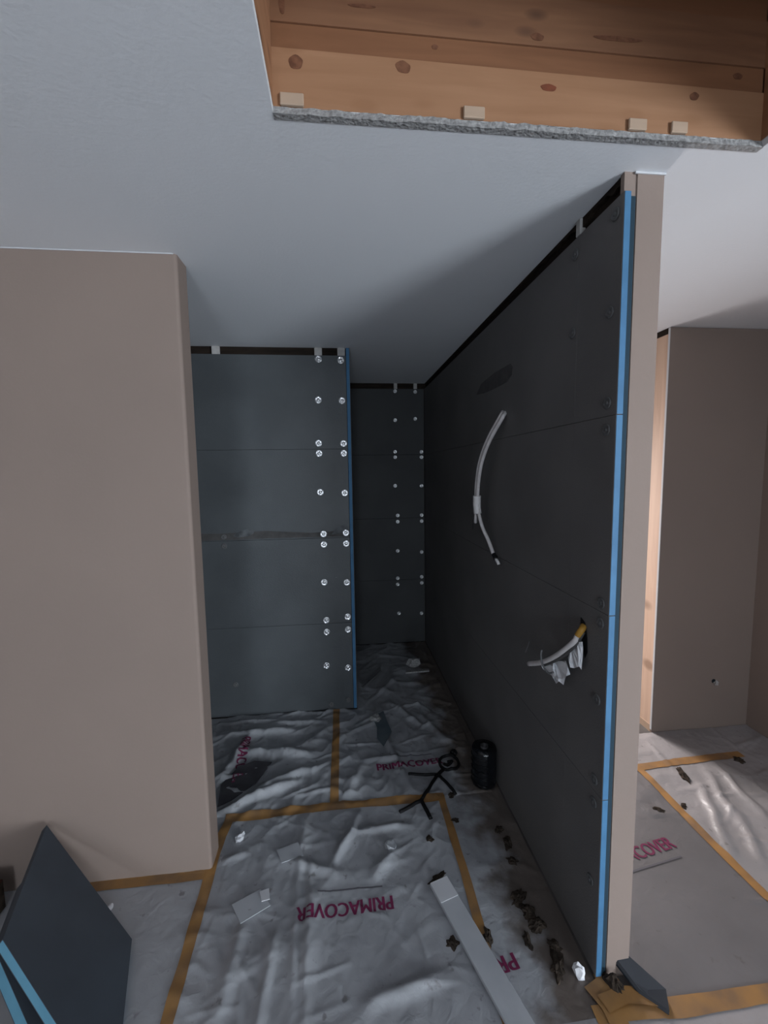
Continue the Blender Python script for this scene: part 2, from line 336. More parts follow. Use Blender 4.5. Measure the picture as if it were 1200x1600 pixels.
def smear(name, pts, m, parent, axis, base, th=0.0015):
    bm = bmesh.new()
    if axis == 'y': prism(bm, [(x, base, z) for x, z in pts], (0, -1, 0), th)
    else: prism(bm, [(base, y, z) for y, z in pts], (-1, 0, 0), th)
    return obj(name, bm, m, parent)
smear('filler_smear', [(-.72, 1.272), (-.69, 1.262), (-.62, 1.268), (-.585, 1.285), (-.58, 1.307), (-.62, 1.318), (-.66, 1.306), (-.70, 1.292)], 'filler_grey', boards[2], 'y', YW)
smear('filler_smear', [(-.07, 1.262), (-.03, 1.268), (0.03, 1.272), (.045, 1.30), (.03, 1.325), (-.02, 1.322), (-.045, 1.292)], 'filler_grey', boards[2], 'y', YW)
smear('filler_smear', [(-1.2, 1.245), (-.8, 1.246), (-.4, 1.25), (0.05, 1.247), (.05, 1.29), (-.2, 1.278), (-.5, 1.30), (-.8, 1.29), (-1.2, 1.30)], 'filler_black', boards[2], 'y', YW + .0008, .001)

# ------------------------------------------------------------------ far wall cladding
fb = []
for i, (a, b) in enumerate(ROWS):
    fb.append(tag(boxo('backer_board', (-0.9, XP - .003, YB - .02, YB - .001 - random.uniform(0, .0015), a, b), 'backer_shaded', far, bevel=.0007, seg=1), 'grey tile backer board with shade in its colour'))
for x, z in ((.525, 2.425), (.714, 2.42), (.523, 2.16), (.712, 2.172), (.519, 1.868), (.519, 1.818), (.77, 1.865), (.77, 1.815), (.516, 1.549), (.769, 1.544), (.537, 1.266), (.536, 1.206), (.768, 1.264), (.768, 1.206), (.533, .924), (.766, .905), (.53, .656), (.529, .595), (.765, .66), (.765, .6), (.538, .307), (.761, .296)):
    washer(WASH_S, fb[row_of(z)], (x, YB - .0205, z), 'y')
for x in (0.53, 0.716):
    tag(boxo('shim', (x - .016, x + .016, YB - .02, YB - .001, C - .06, C - .001), 'shim_white', far, bevel=.003), 'small pale packing shim')

# ------------------------------------------------------------------ partition
pw = empty('wall_partition', 'freestanding partition clad in dark backer boards with taupe end', 'wall', kind='structure')
boxo('core', (XP + .021, XP2 - .013, YP + .03, YB, 0, C), 'raw_brown', pw)
bm = bmesh.new(); box(bm, XP1, XP2, YP, YP + .02, 0.0, C)
ed = [e for e in bm.edges if abs(e.verts[0].co.z - e.verts[1].co.z) > 1]
bmesh.ops.bevel(bm, geom=ed, offset=0.004, segments=2, affect='EDGES')
box(bm, XP + .004, XP1, YP + .004, YP + .02, 2.436, C)
tag(obj('end_board', bm, 'taupe_paint', pw), 'taupe painted end of partition')
boxo('right_board', (XP2 - .012, XP2, YP + .012, YB, 0, C), 'taupe_paint', pw)
tag(boxo('recess', (XP + .021, XP1 + .001, YP + .001, YP + .03, 0.0, 2.436), 'gap_shade_blue', pw), 'dark slate-blue strip coloured as a shaded gap')  # nearly flush strip; the gap's shade is put into its dark colour
tag(boxo('caulk_line', (XP1 - .004, XP2, YP - .003, YP + .001, C - .007, C - .001), 'caulk', pw), 'white caulk line at ceiling')
pb = []
YJ = 1.392
for i, (a, b) in enumerate(ROWS):
    for j, (y0, y1) in enumerate(((YP - .002, YJ - .0003), (YJ + .0003, YB - .022))):
        dx = random.uniform(0, .0018); top = b
        o = tag(boxo('backer_board', (XP + dx, XP + .02, y0, y1, a, top), 'backer_dark', pw, bevel=.0007, seg=1), 'charcoal tile backer board')
        pb.append(o)
        if j == 0:
            tag(boxo('foam_edge', (XP + dx + .0014, XP + .0205, YP - .0035, YP - .0015, a + .001, top - .001), 'foam_blue', o), 'blue foam cut edge')
def pboard(y, z): return pb[row_of(z) * 2 + (0 if y < YJ else 1)]
for y, z in ((1.205, 2.405), (1.412, 2.395), (1.416, 2.145), (1.215, 2.14), (1.212, 1.879), (1.212, 1.80), (1.208, 1.268), (1.208, 1.205), (1.212, 0.952), (1.212, 0.68), (1.212, 0.60), (1.215, .32)):
    washer(WASH_D, pboard(y, z), (XP - .0002, y, z), 'x')
for y, z in ((1.40, 2.448), (1.9, 2.448)):
    if y < 1.6: tag(boxo('shim', (XP - .001, XP + .02, y - .012, y + .012, z, C - .002), 'shim_white', pw, bevel=.002), 'small white packing shim')
smear('filler_smear', [(2.44, 2.12), (2.36, 2.165), (2.15, 2.18), (1.95, 2.175), (1.92, 2.15), (1.93, 2.12), (1.99, 2.10), (2.15, 2.10), (2.3, 2.105)], 'filler_black', pboard(2.2, 2.14), 'x', XP + .0018, .0026)
# ragged dark sealant bead where the boards stop short of the ceiling
bm = bmesh.new(); prev = None
for i in range(90):
    y = YP + .02 + (YB - YP - .04) * (i / 89) ** 1.6
    z = C - .012 - .03 * max(0, noise.noise((y * 9, 2.2, 0))) - .008 * noise.noise((y * 40, 7, 0))
    cur = [bm.verts.new(q) for q in ((XP + .008, y, C - .001), (XP + .008, y, z), (XP + .022, y, z), (XP + .022, y, C - .001))]
    if prev:
        for k in range(4): bm.faces.new((prev[k], prev[(k + 1) % 4], cur[(k + 1) % 4], cur[k]))
    prev = cur
tag(obj('sealant_bead', bm, 'raw_brown', pw), 'ragged dark brown sealant along ceiling')

# ------------------------------------------------------------------ roof hatch lining
hl = empty('hatch_lining', 'knotty pine boards lining the square hatch in the ceiling', 'hatch', loc=(0.48, HY1, C + .02))
HO = Vector((0.48, HY1, C + .02))
def hatch_part(name, bm, m, par=None):
    o = obj(name, bm, m); o.parent = par or hl
    if par is None: o.location = -HO
    return o
zl = [2.519, 2.645, 2.700, 2.81, 2.92, 3.05]; zr = [2.519, 2.633, 2.694, 2.80, 2.91, 3.05]
dyp = [0.0, 0.006, 0.002, 0.006, 0.0]
planks = []
for i, m in enumerate(('pine_light', 'pine_mid', 'pine_upper', 'pine_mid', 'pine_upper')):
    y = HY1 + dyp[i]
    bm = bmesh.new(); prism(bm, [(HX0 - .03, y, zl[i] + .0003), (HX1 + .03, y, zr[i] + .0003), (HX1 + .03, y, zr[i + 1] - .0003), (HX0 - .03, y, zl[i + 1] - .0003)], (0, 1, 0), .03)
    planks.append(tag(hatch_part('plank', bm, m), 'knotty pine plank'))
def knot(x, z, rx, rz, i, m='knot_brown', rot=0.0):
    bm = bmesh.new(); N = 20; y = HY1 + dyp[i]
    pts = []
    for k in range(N):
        a = k * 2 * math.pi / N; r = 1 + .07 * math.sin(2 * a + x * 20) + .05 * math.sin(5 * a); u, v = rx * r * math.cos(a), rz * r * math.sin(a)
        pts.append((x + u * math.cos(rot) - v * math.sin(rot), y, z + u * math.sin(rot) + v * math.cos(rot)))
    prism(bm, pts, (0, -1, 0), .0008); o = obj('knot', bm, m); o.parent = planks[i]
for x, z, rx, rz, i, m in ((-0.078, 2.616, .017, .014, 0, 'knot_brown'), (.169, 2.624, .018, .013, 0, 'knot_brown'), (.525, 2.605, .021, .0075, 0, 'knot_red'), (.908, 2.612, .013, .009, 0, 'knot_brown'),
                          (.246, 2.678, .008, .005, 1, 'knot_brown'), (.495, 2.716, .017, .008, 2, 'knot_brown'), (.70, 2.728, .06, .006, 2, 'knot_brown'), (.075, 2.746, .03, .004, 2, 'knot_brown'), (-0.105, 2.735, .007, .02, 2, 'knot_brown'), (1.03, 2.672, .012, .008, 1, 'knot_brown')):
    knot(x, z, rx, rz, i, m)
for nm, xa, m in (('side_board', HX0 - .03, 'pine_side'), ('side_board', HX1, 'pine_side')):
    for a, b in ((2.519, 2.69), (2.691, 2.87), (2.871, 3.05)):
        bm = bmesh.new(); box(bm, xa, xa + .03, HY0, HY1 + (.0 if a < 2.6 else .002), a, b); tag(hatch_part(nm, bm, m), 'pine side board')
bm = bmesh.new(); box(bm, HX0 - .03, HX1 + .03, HY0 - .03, HY0, 2.519, 3.05); hatch_part('near_board', bm, 'pine_upper')
bm = bmesh.new(); box(bm, HX0 - .03, HX1 + .03, HY0 - .03, HY1 + .03, 3.05, 3.08); hatch_part('cover', bm, 'pine_upper')
for x, w_, z in ((-0.089, .027, 2.52), (.338, .026, 2.52), (.755, .024, 2.52), (.867, .022, 2.52)):
    bm = bmesh.new(); box(bm, x - w_, x + w_, HY1 - .009, HY1, z, z + .026); bmesh.ops.bevel(bm, geom=bm.edges[:], offset=.002, segments=1, affect='EDGES')
    tag(hatch_part('wedge', bm, 'pine_pale'), 'small pale wooden wedge')

# ------------------------------------------------------------------ floor covering
RIDGES = [(-0.837, 2.659, -0.338, 2.663), (-0.6, 2.48, -0.206, 2.42), (-0.645, 2.023, -0.288, 2.188), (-0.225, 2.259, -0.098, 2.338), (-0.696, 2.257, -0.619, 2.605), (-0.05, 1.702, 0.048, 1.925), (0.001, 2.08, 0.078, 2.284), (0.095, 2.326, 0.306, 2.322), (0.479, 2.781, 0.659, 2.371), (-0.215, 1.972, -0.199, 1.77), (-0.225, 1.875, -0.194, 1.26), (-0.072, 1.693, 0.003, 1.848), (-0.168, 1.692, -0.149, 1.181), (-0.551, 1.749, -0.453, 1.787), (-0.148, 1.583, -0.142, 1.309), (1.856, 1.908, 1.664, 1.543), (1.884, 1.735, 1.748, 1.478), (1.976, 1.989, 1.825, 1.677), (2.065, 2.029, 1.988, 1.703), (0.239, 2.55, 0.33, 2.094), (-0.515, 2.749, -0.177, 2.757), (-0.778, 2.804, -0.393, 2.784), (-0.483, 2.147, -0.227, 2.285), (0.045, 1.843, 0.289, 1.85), (-0.295, 1.734, -0.045, 1.631),
          (0.05, 1.19, 0.30, 1.235), (-0.42, 1.2, -0.40, 1.5), (-0.30, 1.12, -0.28, 1.42), (0.1, 1.6, 0.2, 1.72), (0.33, 2.9, 0.5, 2.6), (0.2, 3.0, 0.42, 3.3)]
RID = []
_r = random.Random(3)
for k, (a, b, c, d) in enumerate(RIDGES):
    hgt = (0.030 if k in (0, 1, 2, 4, 22) else 0.011 if k >= 9 and k <= 14 else 0.015) * _r.uniform(.75, 1.15); wid = _r.uniform(.016, .026) * (1.4 if hgt > .02 else 1)
    if a > 1.6: hgt = 0.016; wid = .022
    RID.append((Vector((a, b)), Vector((c - a, d - b)), hgt, wid))
for k in range(150):      # many short sharp creases
    zone = k % 3
    if zone == 0: a, b = _r.uniform(-.55, .45), _r.uniform(1.05, 1.98)
    elif zone == 1: a, b = _r.uniform(-.95, .72), _r.uniform(2.03, 2.85)
    else: a, b = (_r.uniform(.12, .76), _r.uniform(2.6, 3.6)) if k % 2 else (_r.uniform(1.66, 2.4), _r.uniform(1.3, 2.25))
    an = _r.uniform(0, math.pi) if zone != 1 else _r.gauss(.35, .5); ln = _r.uniform(.08, .26)
    RID.append((Vector((a, b)), Vector((math.cos(an) * ln, math.sin(an) * ln)), _r.uniform(.0025, .0065) * (1.4 if zone == 1 else .6 if zone == 0 else 1), _r.uniform(.007, .013)))
def ridged(x, y, s):
    return 1 - abs(noise.noise((x * s, y * s, s)))
def hfun(x, y):
    p = Vector((x + .012 * noise.noise((x * 9, y * 9, 4)), y + .012 * noise.noise((x * 9, y * 9, 9))))
    h = 0.003
    for a, d, hg, wd in RID:
        L2 = d.length_squared; t = (p - a).dot(d) / L2
        if t < -.25 or t > 1.25: continue
        tc = min(1, max(0, t)); q = p - a - d * t
        e = q.length / wd
        if e > 3: continue
        env = 1.0
        if t < .3: env = max(0, (t + .25) / .55)
        if t > .7: env = min(env, max(0, (1.25 - t) / .55))
        env = env * env * (3 - 2 * env)
        h += hg * env * math.exp(-e * e)
    amp = 0.35 + 0.65 * max(0, min(1, noise.noise((x * 1.3, y * 1.3, 11)) + .5))
    if y > 2.0 and x < .75: amp += 0.9
    if x < -.6 and y < 1.72: amp *= 0.35
    if .95 < x < 1.62 and y < 1.75: amp *= 0.25
    h += amp * (0.006 * max(0, ridged(x, y * 1.3, 4.5) - .72) / .28 + 0.0025 * max(0, ridged(x * 1.4, y, 11) - .7) / .3)
    h += amp * 0.003 * (noise.noise((x * 6, y * 6, 2)) + .4)
    return max(h, 0.0015)
def film(name, x0, x1, y0, y1, res, m, parent, label=None):
    bm = bmesh.new(); nx = max(2, int((x1 - x0) / res)); ny = max(2, int((y1 - y0) / res)); g = []
    for j in range(ny + 1):
        row = []
        for i in range(nx + 1):
            x = x0 + (x1 - x0) * i / nx; y = y0 + (y1 - y0) * j / ny
            row.append(bm.verts.new((x, y, hfun(x, y))))
        g.append(row)
    for j in range(ny):
        for i in range(nx): bm.faces.new((g[j][i], g[j][i + 1], g[j + 1][i + 1], g[j + 1][i]))
    o = obj(name, bm, m, parent, smooth=True)
    if label: tag(o, label)
    return o
fc = empty('floor_cover', 'crumpled grey plastic sheeting taped over the shower floor', 'floor cover')
fr = empty('floor_cover', 'plastic sheeting taped over the floor right of the partition', 'floor cover')
XS = XP - .004
film('film_sheet', XL, 0.473, 1.0, 2.0, 0.0065, 'film_grey', fc)
film('film_sheet', 0.473, XS, 1.075, 2.0, 0.009, 'film_grey', fc)
film('film_sheet', X_LEFT + .01, XL, 1.0, YL - .001, 0.02, 'film_grey', fc)
film('film_sheet', -1.6, -0.07, 2.0, YW - .003, 0.0075, 'film_grey', fc)
film('film_sheet', -0.07, XS, 2.0, YW - .003, 0.0075, 'film_grey', fc)
film('film_sheet', XW + .004, XS, YW - .003, YB - .022, 0.012, 'film_grey', fc)
film('film_sheet', -1.6, XL, YL + TL + .001, 2.0, 0.012, 'film_grey', fc)
film('film_sheet', X_LEFT + .01, 0.473, Y_BACK + .01, 1.0, 0.06, 'film_grey', fc)
tag(film('card_sheet', XP2 + .003, 1.62, 1.075, 2.09, 0.010, 'card_right', fr), 'smooth darker grey protective sheet')
film('film_sheet', 1.62, XRW - .004, 1.075, YR - .004, 0.010, 'film_right', fr)
film('film_sheet', XP2 + .003, 1.62, 2.09, YB - .02, 0.02, 'film_right', fr)
film('film_sheet', 0.473, XRW - .004, Y_BACK + .01, 1.075, 0.05, 'film_right', fr)
film('film_sheet', XRW - .004, X_RIGHT - .01, Y_BACK + .01, Y_STUB - .01, 0.1, 'film_right', fr)

def ribbon(name, pts, width, m, parent, lift=0.0025, step=.012, jit=0.003, label=None, seed=1):
    P = []
    for i in range(len(pts) - 1):
        a, b = Vector(pts[i]), Vector(pts[i + 1]); n = max(1, int((b - a).length / step))
        for k in range(n): P.append(a.lerp(b, k / n))
    P.append(Vector(pts[-1])); bm = bmesh.new(); prev = None
    for i, p in enumerate(P):
        t = (P[min(i + 1, len(P) - 1)] - P[max(0, i - 1)]).normalized(); n = Vector((-t.y, t.x)); cur = []
        wv = width * (1 + .16 * noise.noise((i * .11, seed * 7.3, 0))); off = jit * noise.noise((i * .07, seed * 3.7, 5))
        for k in (-1, -.5, 0, .5, 1):
            q = p + n * (k * wv / 2 + off); cur.append(bm.verts.new((q.x, q.y, hfun(q.x, q.y) + lift)))
        if prev:
            for k in range(4): bm.faces.new((prev[k], prev[k + 1], cur[k + 1], cur[k]))
        prev = cur
    o = obj(name, bm, m, parent, smooth=True)
    if label: tag(o, label)
    return o
TP = 'strip of orange tape'
ribbon('tape_strip', [(-0.575, 2.0), (-0.592, 1.884), (-0.584, 1.55), (-0.57, 1.213), (-.56, .9)], .042, 'orange_tape', fc, label=TP, seed=1)
ribbon('tape_strip', [(-0.60, 1.985), (-0.35, 1.992), (-0.078, 2.003), (0.2, 2.002), (0.495, 1.999)], .05, 'orange_tape', fc, label=TP, seed=2)
ribbon('tape_strip', [(-0.065, 2.867), (-0.068, 2.4), (-0.071, 1.985)], .044, 'orange_tape', fc, label=TP, seed=3, lift=.003)
ribbon('tape_strip', [(0.480, 2.015), (0.476, 1.489), (0.466, 1.16), (0.472, 1.0)], .036, 'orange_tape', fc, label=TP, seed=4)
ribbon('tape_strip', [(-1.30, 1.705), (-0.589, 1.705)], .05, 'orange_tape', fc, label=TP, seed=5)
ribbon('tape_strip', [(1.55, 2.075), (1.642, 2.081), (2.0, 2.10), (2.3, 2.11)], .05, 'orange_tape', fr, label=TP, seed=6)
ribbon('tape_strip', [(1.63, 2.10), (1.62, 1.622), (1.623, 1.343), (1.63, 1.0)], .04, 'orange_tape', fr, label=TP, seed=7)
ribbon('tape_strip', [(0.74, 1.082), (1.009, 1.072), (1.321, 1.071), (1.7, 1.075)], .05, 'orange_tape', fr, label=TP, seed=8)
ribbon('tape_strip', [(0.775, 1.16), (0.80, 1.09), (0.80, 1.02)], .06, 'orange_tape', fr, label=TP, seed=9, lift=.006)
ribbon('tape_strip', [(0.78, 1.10), (0.86, 1.115), (0.95, 1.10)], .05, 'orange_tape', fr, label=TP, seed=10, lift=.009)
ribbon('tape_strip', [(0.80, 1.155), (0.87, 1.165)], .05, 'orange_tape', fr, label=TP, seed=11, lift=.006)

def lettering(text, org, ang, length, height, m, parent, label=None, bold=.034):
    cu = bpy.data.curves.new('lettering', 'FONT'); cu.body = text; cu.size = 1; cu.resolution_u = 3; cu.fill_mode = 'FRONT'
    to = bpy.data.objects.new('lettering_curve', cu); COL.objects.link(to)
    dg = bpy.context.evaluated_depsgraph_get(); ev = to.evaluated_get(dg); me = bpy.data.meshes.new_from_object(ev)
    bpy.data.objects.remove(to); bpy.data.curves.remove(cu)
    bm = bmesh.new(); bm.from_mesh(me); bpy.data.meshes.remove(me)
    xs = [v.co.x for v in bm.verts]; ys = [v.co.y for v in bm.verts]
    sx = length / (max(xs) - min(xs)); sy = height / (max(ys) - min(ys)); x0, y0 = min(xs), min(ys)
    tris = [[l.vert.co.copy() for l in t] for t in bm.calc_loop_triangles()]
    def edge_len(p, q): return math.hypot((p.x - q.x) * sx, (p.y - q.y) * sy)
    done = []
    while tris:                                   # split along the longest edge so the print follows the folds
        a, b, c = tris.pop(); L3 = [(edge_len(a, b), a, b, c), (edge_len(b, c), b, c, a), (edge_len(c, a), c, a, b)]
        l, p, q, r = max(L3, key=lambda t: t[0])
        if l > .012: mid = (p + q) / 2; tris += [[p, mid, r], [mid, q, r]]
        else: done.append((a, b, c))
    bm.free(); bm = bmesh.new()
    for dx_ in (-bold, 0, bold):                  # heavier strokes
        for t in done: bm.faces.new([bm.verts.new(p + Vector((dx_, 0, abs(dx_)))) for p in t])
    ca, sa = math.cos(ang), math.sin(ang)
    for v in bm.verts:
        u, w_ = (v.co.x - x0) * sx, (v.co.y - y0) * sy
        x, y = org[0] + u * ca - w_ * sa, org[1] + u * sa + w_ * ca
        v.co = Vector((x, y, hfun(x, y) + .0022 + .01 * v.co.z))
    o = obj('lettering', bm, m, parent)
    if label: tag(o, label)
    return o
LT = 'dark red printed lettering'
lettering('PRIMACOVER', (0.163, 1.521), math.pi + .03, .37, .052, 'ink_red', fc, LT)
lettering('PRIMACOVER', (1.075, 1.525), .17, .38, .058, 'ink_red', fr, LT)
lettering('PRIMACOVER', (0.17, 2.225), .05, .38, .05, 'ink_red', fc, LT)
lettering('PRIMACOVER', (-0.655, 2.60), -1.5, .38, .055, 'ink_red', fc, LT)
lettering('PR', (0.556, 1.275), math.pi + .15, .075, .05, 'ink_red', fc, LT)
def fine_print(a, b, parent):      # too fine to read in the photograph: one thin grey line
    return ribbon('fine_print', [a, b], .0065, 'ink_grey', parent, lift=.003, jit=.0, label='thin grey line of fine print')
fine_print((0.13, 1.562), (-0.13, 1.565), fc); fine_print((1.17, 1.505), (1.43, 1.545), fr); fine_print((0.25, 2.325), (0.5, 2.33), fc)

def gz(x, y): return hfun(x, y)
# ------------------------------------------------------------------ black stick figure laid out on the sheet
sf = empty('stick_figure', 'black stick figure laid out on the crumpled sheet beside black roll', 'figure', loc=(0.49, 2.12, 0.01))
def stroke(name, pts, width, closed=False):
    P = spline([(x, y, 0) for x, y in pts], 5) if len(pts) > 2 else [Vector((pts[0][0], pts[0][1], 0)).lerp(Vector((pts[1][0], pts[1][1], 0)), k / 8) for k in range(9)]
    bm = bmesh.new(); tube(bm, [(p.x, p.y, hfun(p.x, p.y) + .005) for p in P], width / 2, 6)
    for v in bm.verts: v.co -= Vector((0.49, 2.12, 0.01))
    return obj(name, bm, 'black_matt', sf, smooth=True)
hc = (0.582, 2.236)
stroke('head', [(hc[0] + .055 * math.cos(a * math.pi / 6 + 2.6), hc[1] + .062 * math.sin(a * math.pi / 6 + 2.6)) for a in range(13)], .017)
stroke('topknot', [(0.618, 2.31), (0.632, 2.325), (0.64, 2.31), (0.628, 2.30)], .026)
stroke('face', [(0.548, 2.235), (0.575, 2.222), (0.60, 2.238), (0.575, 2.245)], .016)
stroke('torso', [(0.535, 2.185), (0.494, 2.15), (0.44, 2.075), (0.372, 1.985)], .019)
stroke('arm', [(0.497, 2.156), (0.41, 2.166), (0.335, 2.17)], .015)
stroke('arm', [(0.497, 2.150), (0.53, 2.07), (0.556, 2.0)], .017)
stroke('leg', [(0.372, 1.985), (0.31, 1.955), (0.252, 1.925)], .018)
stroke('leg', [(0.372, 1.985), (0.385, 1.92), (0.396, 1.868)], .021)

# ------------------------------------------------------------------ black wrapped roll by the partition
rx, ry = 0.729, 2.065
rl = empty('membrane_roll', 'black roll in shiny film standing against the partition', 'roll', loc=(rx, ry, 0.018))
def lathe(bm, prof, N=28):
    rings = [[bm.verts.new((r * math.cos(k * 2 * math.pi / N), r * math.sin(k * 2 * math.pi / N), z)) for k in range(N)] for r, z in prof]
    for i in range(len(rings) - 1):
        for k in range(N): bm.faces.new((rings[i][k], rings[i][(k + 1) % N], rings[i + 1][(k + 1) % N], rings[i + 1][k]))
    return rings
bm = bmesh.new(); r_ = lathe(bm, [(.062, 0), (.064, .01), (.0655, .06), (.065, .12), (.066, .185), (.062, .2), (.03, .202), (.022, .198), (.022, .06)]); bm.faces.new(r_[0][::-1]); bm.faces.new(r_[-1])
for v in bm.verts:
    k = 1 + .025 * noise.noise(v.co * 30); v.co.x *= k; v.co.y *= k
obj('wrapped_roll', bm, 'black_gloss', rl, smooth=True)
bm = bmesh.new(); r_ = lathe(bm, [(.0215, .1), (.0215, .206), (.017, .206), (.017, .1)], 16); obj('core_tube', bm, 'screw_dark', rl, smooth=True)
bm = bmesh.new()
for k in range(5):
    z = .02 + .036 * k; pts = [(.0675 * math.cos(a), .0675 * math.sin(a), z + .012 * noise.noise((a * 3, k, 0))) for a in [2.7 + .15 * q for q in range(14)]]
    tube(bm, pts, .0016, 5)
tag(obj('film_crease', bm, 'black_gloss', rl, smooth=True), 'shiny wrap creases')

# ------------------------------------------------------------------ cables on the partition
ca = empty('conduit_pair', 'two pale cables taped together drooping from the upper partition', 'cable', loc=(XP, 2.0, 1.97))
o0 = Vector((XP, 2.0, 1.97))
def cpart(name, pts, rad, m, par, org, n=8, sides=8, label=None):
    bm = bmesh.new(); P = spline(pts, n); tube(bm, [p - org for p in P], rad, sides); o = obj(name, bm, m, par, smooth=True)
    if label: tag(o, label)
    return o
def ppx(y, z, d): # point in front of the partition face, kept on the sight line measured at the face
    s = (XP - d) / XP
    return (XP - d, y * s, CAM_H + (z - CAM_H) * s)
main = [(2.012, 1.965, -.01), (2.05, 1.945, .02), (2.216, 1.853, .05), (2.33, 1.76, .065), (2.392, 1.665, .072), (2.42, 1.56, .072), (2.415, 1.47, .066)]
cpart('cable', [ppx(y - .014, z - .004, d) for y, z, d in main] + [ppx(2.33, 1.37, .055), ppx(2.22, 1.30, .04), ppx(2.135, 1.235, .024)], .0095, 'cable_white', ca, o0)
cpart('cable', [ppx(y + .016, z + .004, d) for y, z, d in main] + [ppx(2.44, 1.40, .06), ppx(2.445, 1.375, .056)], .0095, 'cable_white', ca, o0)
cpart('tape_wrap', [ppx(2.42, 1.535, .071), ppx(2.42, 1.48, .068), ppx(2.405, 1.43, .065)], [.021] * 17, 'cable_tape', ca, o0, label='white tape binding')
cpart('wire_end', [ppx(2.46, 1.41, .06), ppx(2.485, 1.38, .058), ppx(2.50, 1.325, .05)], .003, 'screw_dark', ca, o0, label='bare dark wire end')
cpart('wire_end', [ppx(2.138, 1.24, .024), ppx(2.11, 1.228, .024), ppx(2.11, 1.222, .02)], .012, 'black_matt', ca, o0, label='dark cable gland')
cpart('wire_end', [ppx(2.115, 1.226, .024), ppx(2.08, 1.212, .022), ppx(2.065, 1.202, .02)], .008, 'cable_tape', ca, o0, label='pale cable tail')

o1 = Vector((XP, 1.30, 1.16))
cb = empty('cable_stub', 'pale cable stub poking from lower partition with torn paper', 'cable', loc=o1)
m2 = [(1.296, 1.165, -.012), (1.305, 1.150, .012), (1.361, 1.076, .035), (1.467, 0.983, .05), (1.58, .905, .052), (1.70, .842, .05)]
P2 = [ppx(*q) for q in m2]
PM = tuple(0.5 * (a + b) for a, b in zip(P2[1], P2[2]))
cpart('cable', [PM] + P2[2:], .0095, 'cable_white', cb, o1)
cpart('cable', [(p[0] + .004, p[1], p[2] - .012) for p in P2[1:5]], .007, 'filler_black', cb, o1, label='dark cable underneath')
cpart('sleeve', [P2[0], P2[1], PM], .0108, 'cable_yellow', cb, o1, label='yellow cable sleeve')
cpart('wire_tie', [ppx(1.585, .955, .06), ppx(1.592, .925, .066), ppx(1.575, .895, .066), ppx(1.53, .885, .06), ppx(1.49, .905, .056)], .0035, 'steel_dull', cb, o1, label='twisted wire tie')
cpart('stray_wire', [ppx(1.70, .945, .03), ppx(1.715, .915, .03), ppx(1.735, .88, .028)], .002, 'steel_dull', cb, o1)
bm = bmesh.new()
pts = [ppx(y, z, .001) for y, z in ((1.315, 1.185), (1.29, 1.175), (1.276, 1.13), (1.272, 1.08), (1.285, 1.055), (1.30, 1.10), (1.318, 1.14))]
prism(bm, pts, (-1, 0, 0), .0012)
for v in bm.verts: v.co -= o1
tag(obj('cut_hole', bm, 'black_matt', cb), 'dark ragged hole')
def crumple(name, pts2, d, m, par, org, seed, amp=.012, label=None):
    # torn sheet hanging in front of the partition: outline in (y, z), folded in depth
    ys = [p[0] for p in pts2]; zs = [p[1] for p in pts2]; bm = bmesh.new()
    vs_ = [bm.verts.new((y, z, 0)) for y, z in pts2]; f = bm.faces.new(vs_)
    bmesh.ops.triangulate(bm, faces=[f]); 
    for _ in range(3): bmesh.ops.subdivide_edges(bm, edges=bm.edges[:], cuts=1); 
    for v in bm.verts:
        y, z = v.co.x, v.co.y; dd = d + amp * math.sin(y * 130 + seed + 2 * noise.noise((y * 30, z * 30, seed))) + .5 * amp * noise.noise((y * 60, z * 25, seed))
        v.co = Vector(ppx(y, z, dd)) - org
    r = bmesh.ops.solidify(bm, geom=bm.faces[:], thickness=.0008)
    o = obj(name, bm, m, par)
    if label: tag(o, label)
    return o
crumple('torn_paper', [(1.592, 0.888), (1.569, 0.879), (1.502, 0.887), (1.467, 0.872), (1.446, 0.892), (1.414, 0.894), (1.4, 0.934), (1.371, 0.956), (1.403, 0.991), (1.489, 0.95), (1.555, 0.915)], .03, 'paper', cb, o1, 2, .006, 'torn white paper flap')
crumple('torn_paper', [(1.389, 1.01), (1.373, 0.981), (1.348, 0.99), (1.317, 1.011), (1.302, 1.005), (1.297, 1.079), (1.302, 1.104), (1.335, 1.09), (1.368, 1.052)], .02, 'paper', cb, o1, 5, .005, 'torn white paper flap')

# ------------------------------------------------------------------ white strip on the floor
A = Vector((0.36, 1.548, 0)); B = Vector((0.525, 1.0, 0)); dd = (B - A).normalized(); nn = Vector((-dd.y, dd.x, 0)); W = .040
zt = max(gz(A.x + (B.x - A.x) * k / 12, A.y + (B.y - A.y) * k / 12) for k in range(13)) + .003
tr = empty('plastic_strip', 'long flat whitish strip lying diagonally on the sheet', 'strip', loc=A + Vector((0, 0, zt)))
def strip_box(name, t0, t1, z0, z1, m, w=W):
    bm = bmesh.new(); poly = [dd * t0 - nn * w, dd * t1 - nn * w, dd * t1 + nn * w, dd * t0 + nn * w]
    prism(bm, [p + Vector((0, 0, z0)) for p in poly], (0, 0, 1), z1 - z0); bmesh.ops.bevel(bm, geom=bm.edges[:], offset=.0015, segments=1, affect='EDGES'); return obj(name, bm, m, tr)
strip_box('strip', 0, .60, 0, .014, 'pvc_white')
strip_box('end_patch', -.001, .085, .0138, .0152, 'pvc_light', W * .98)

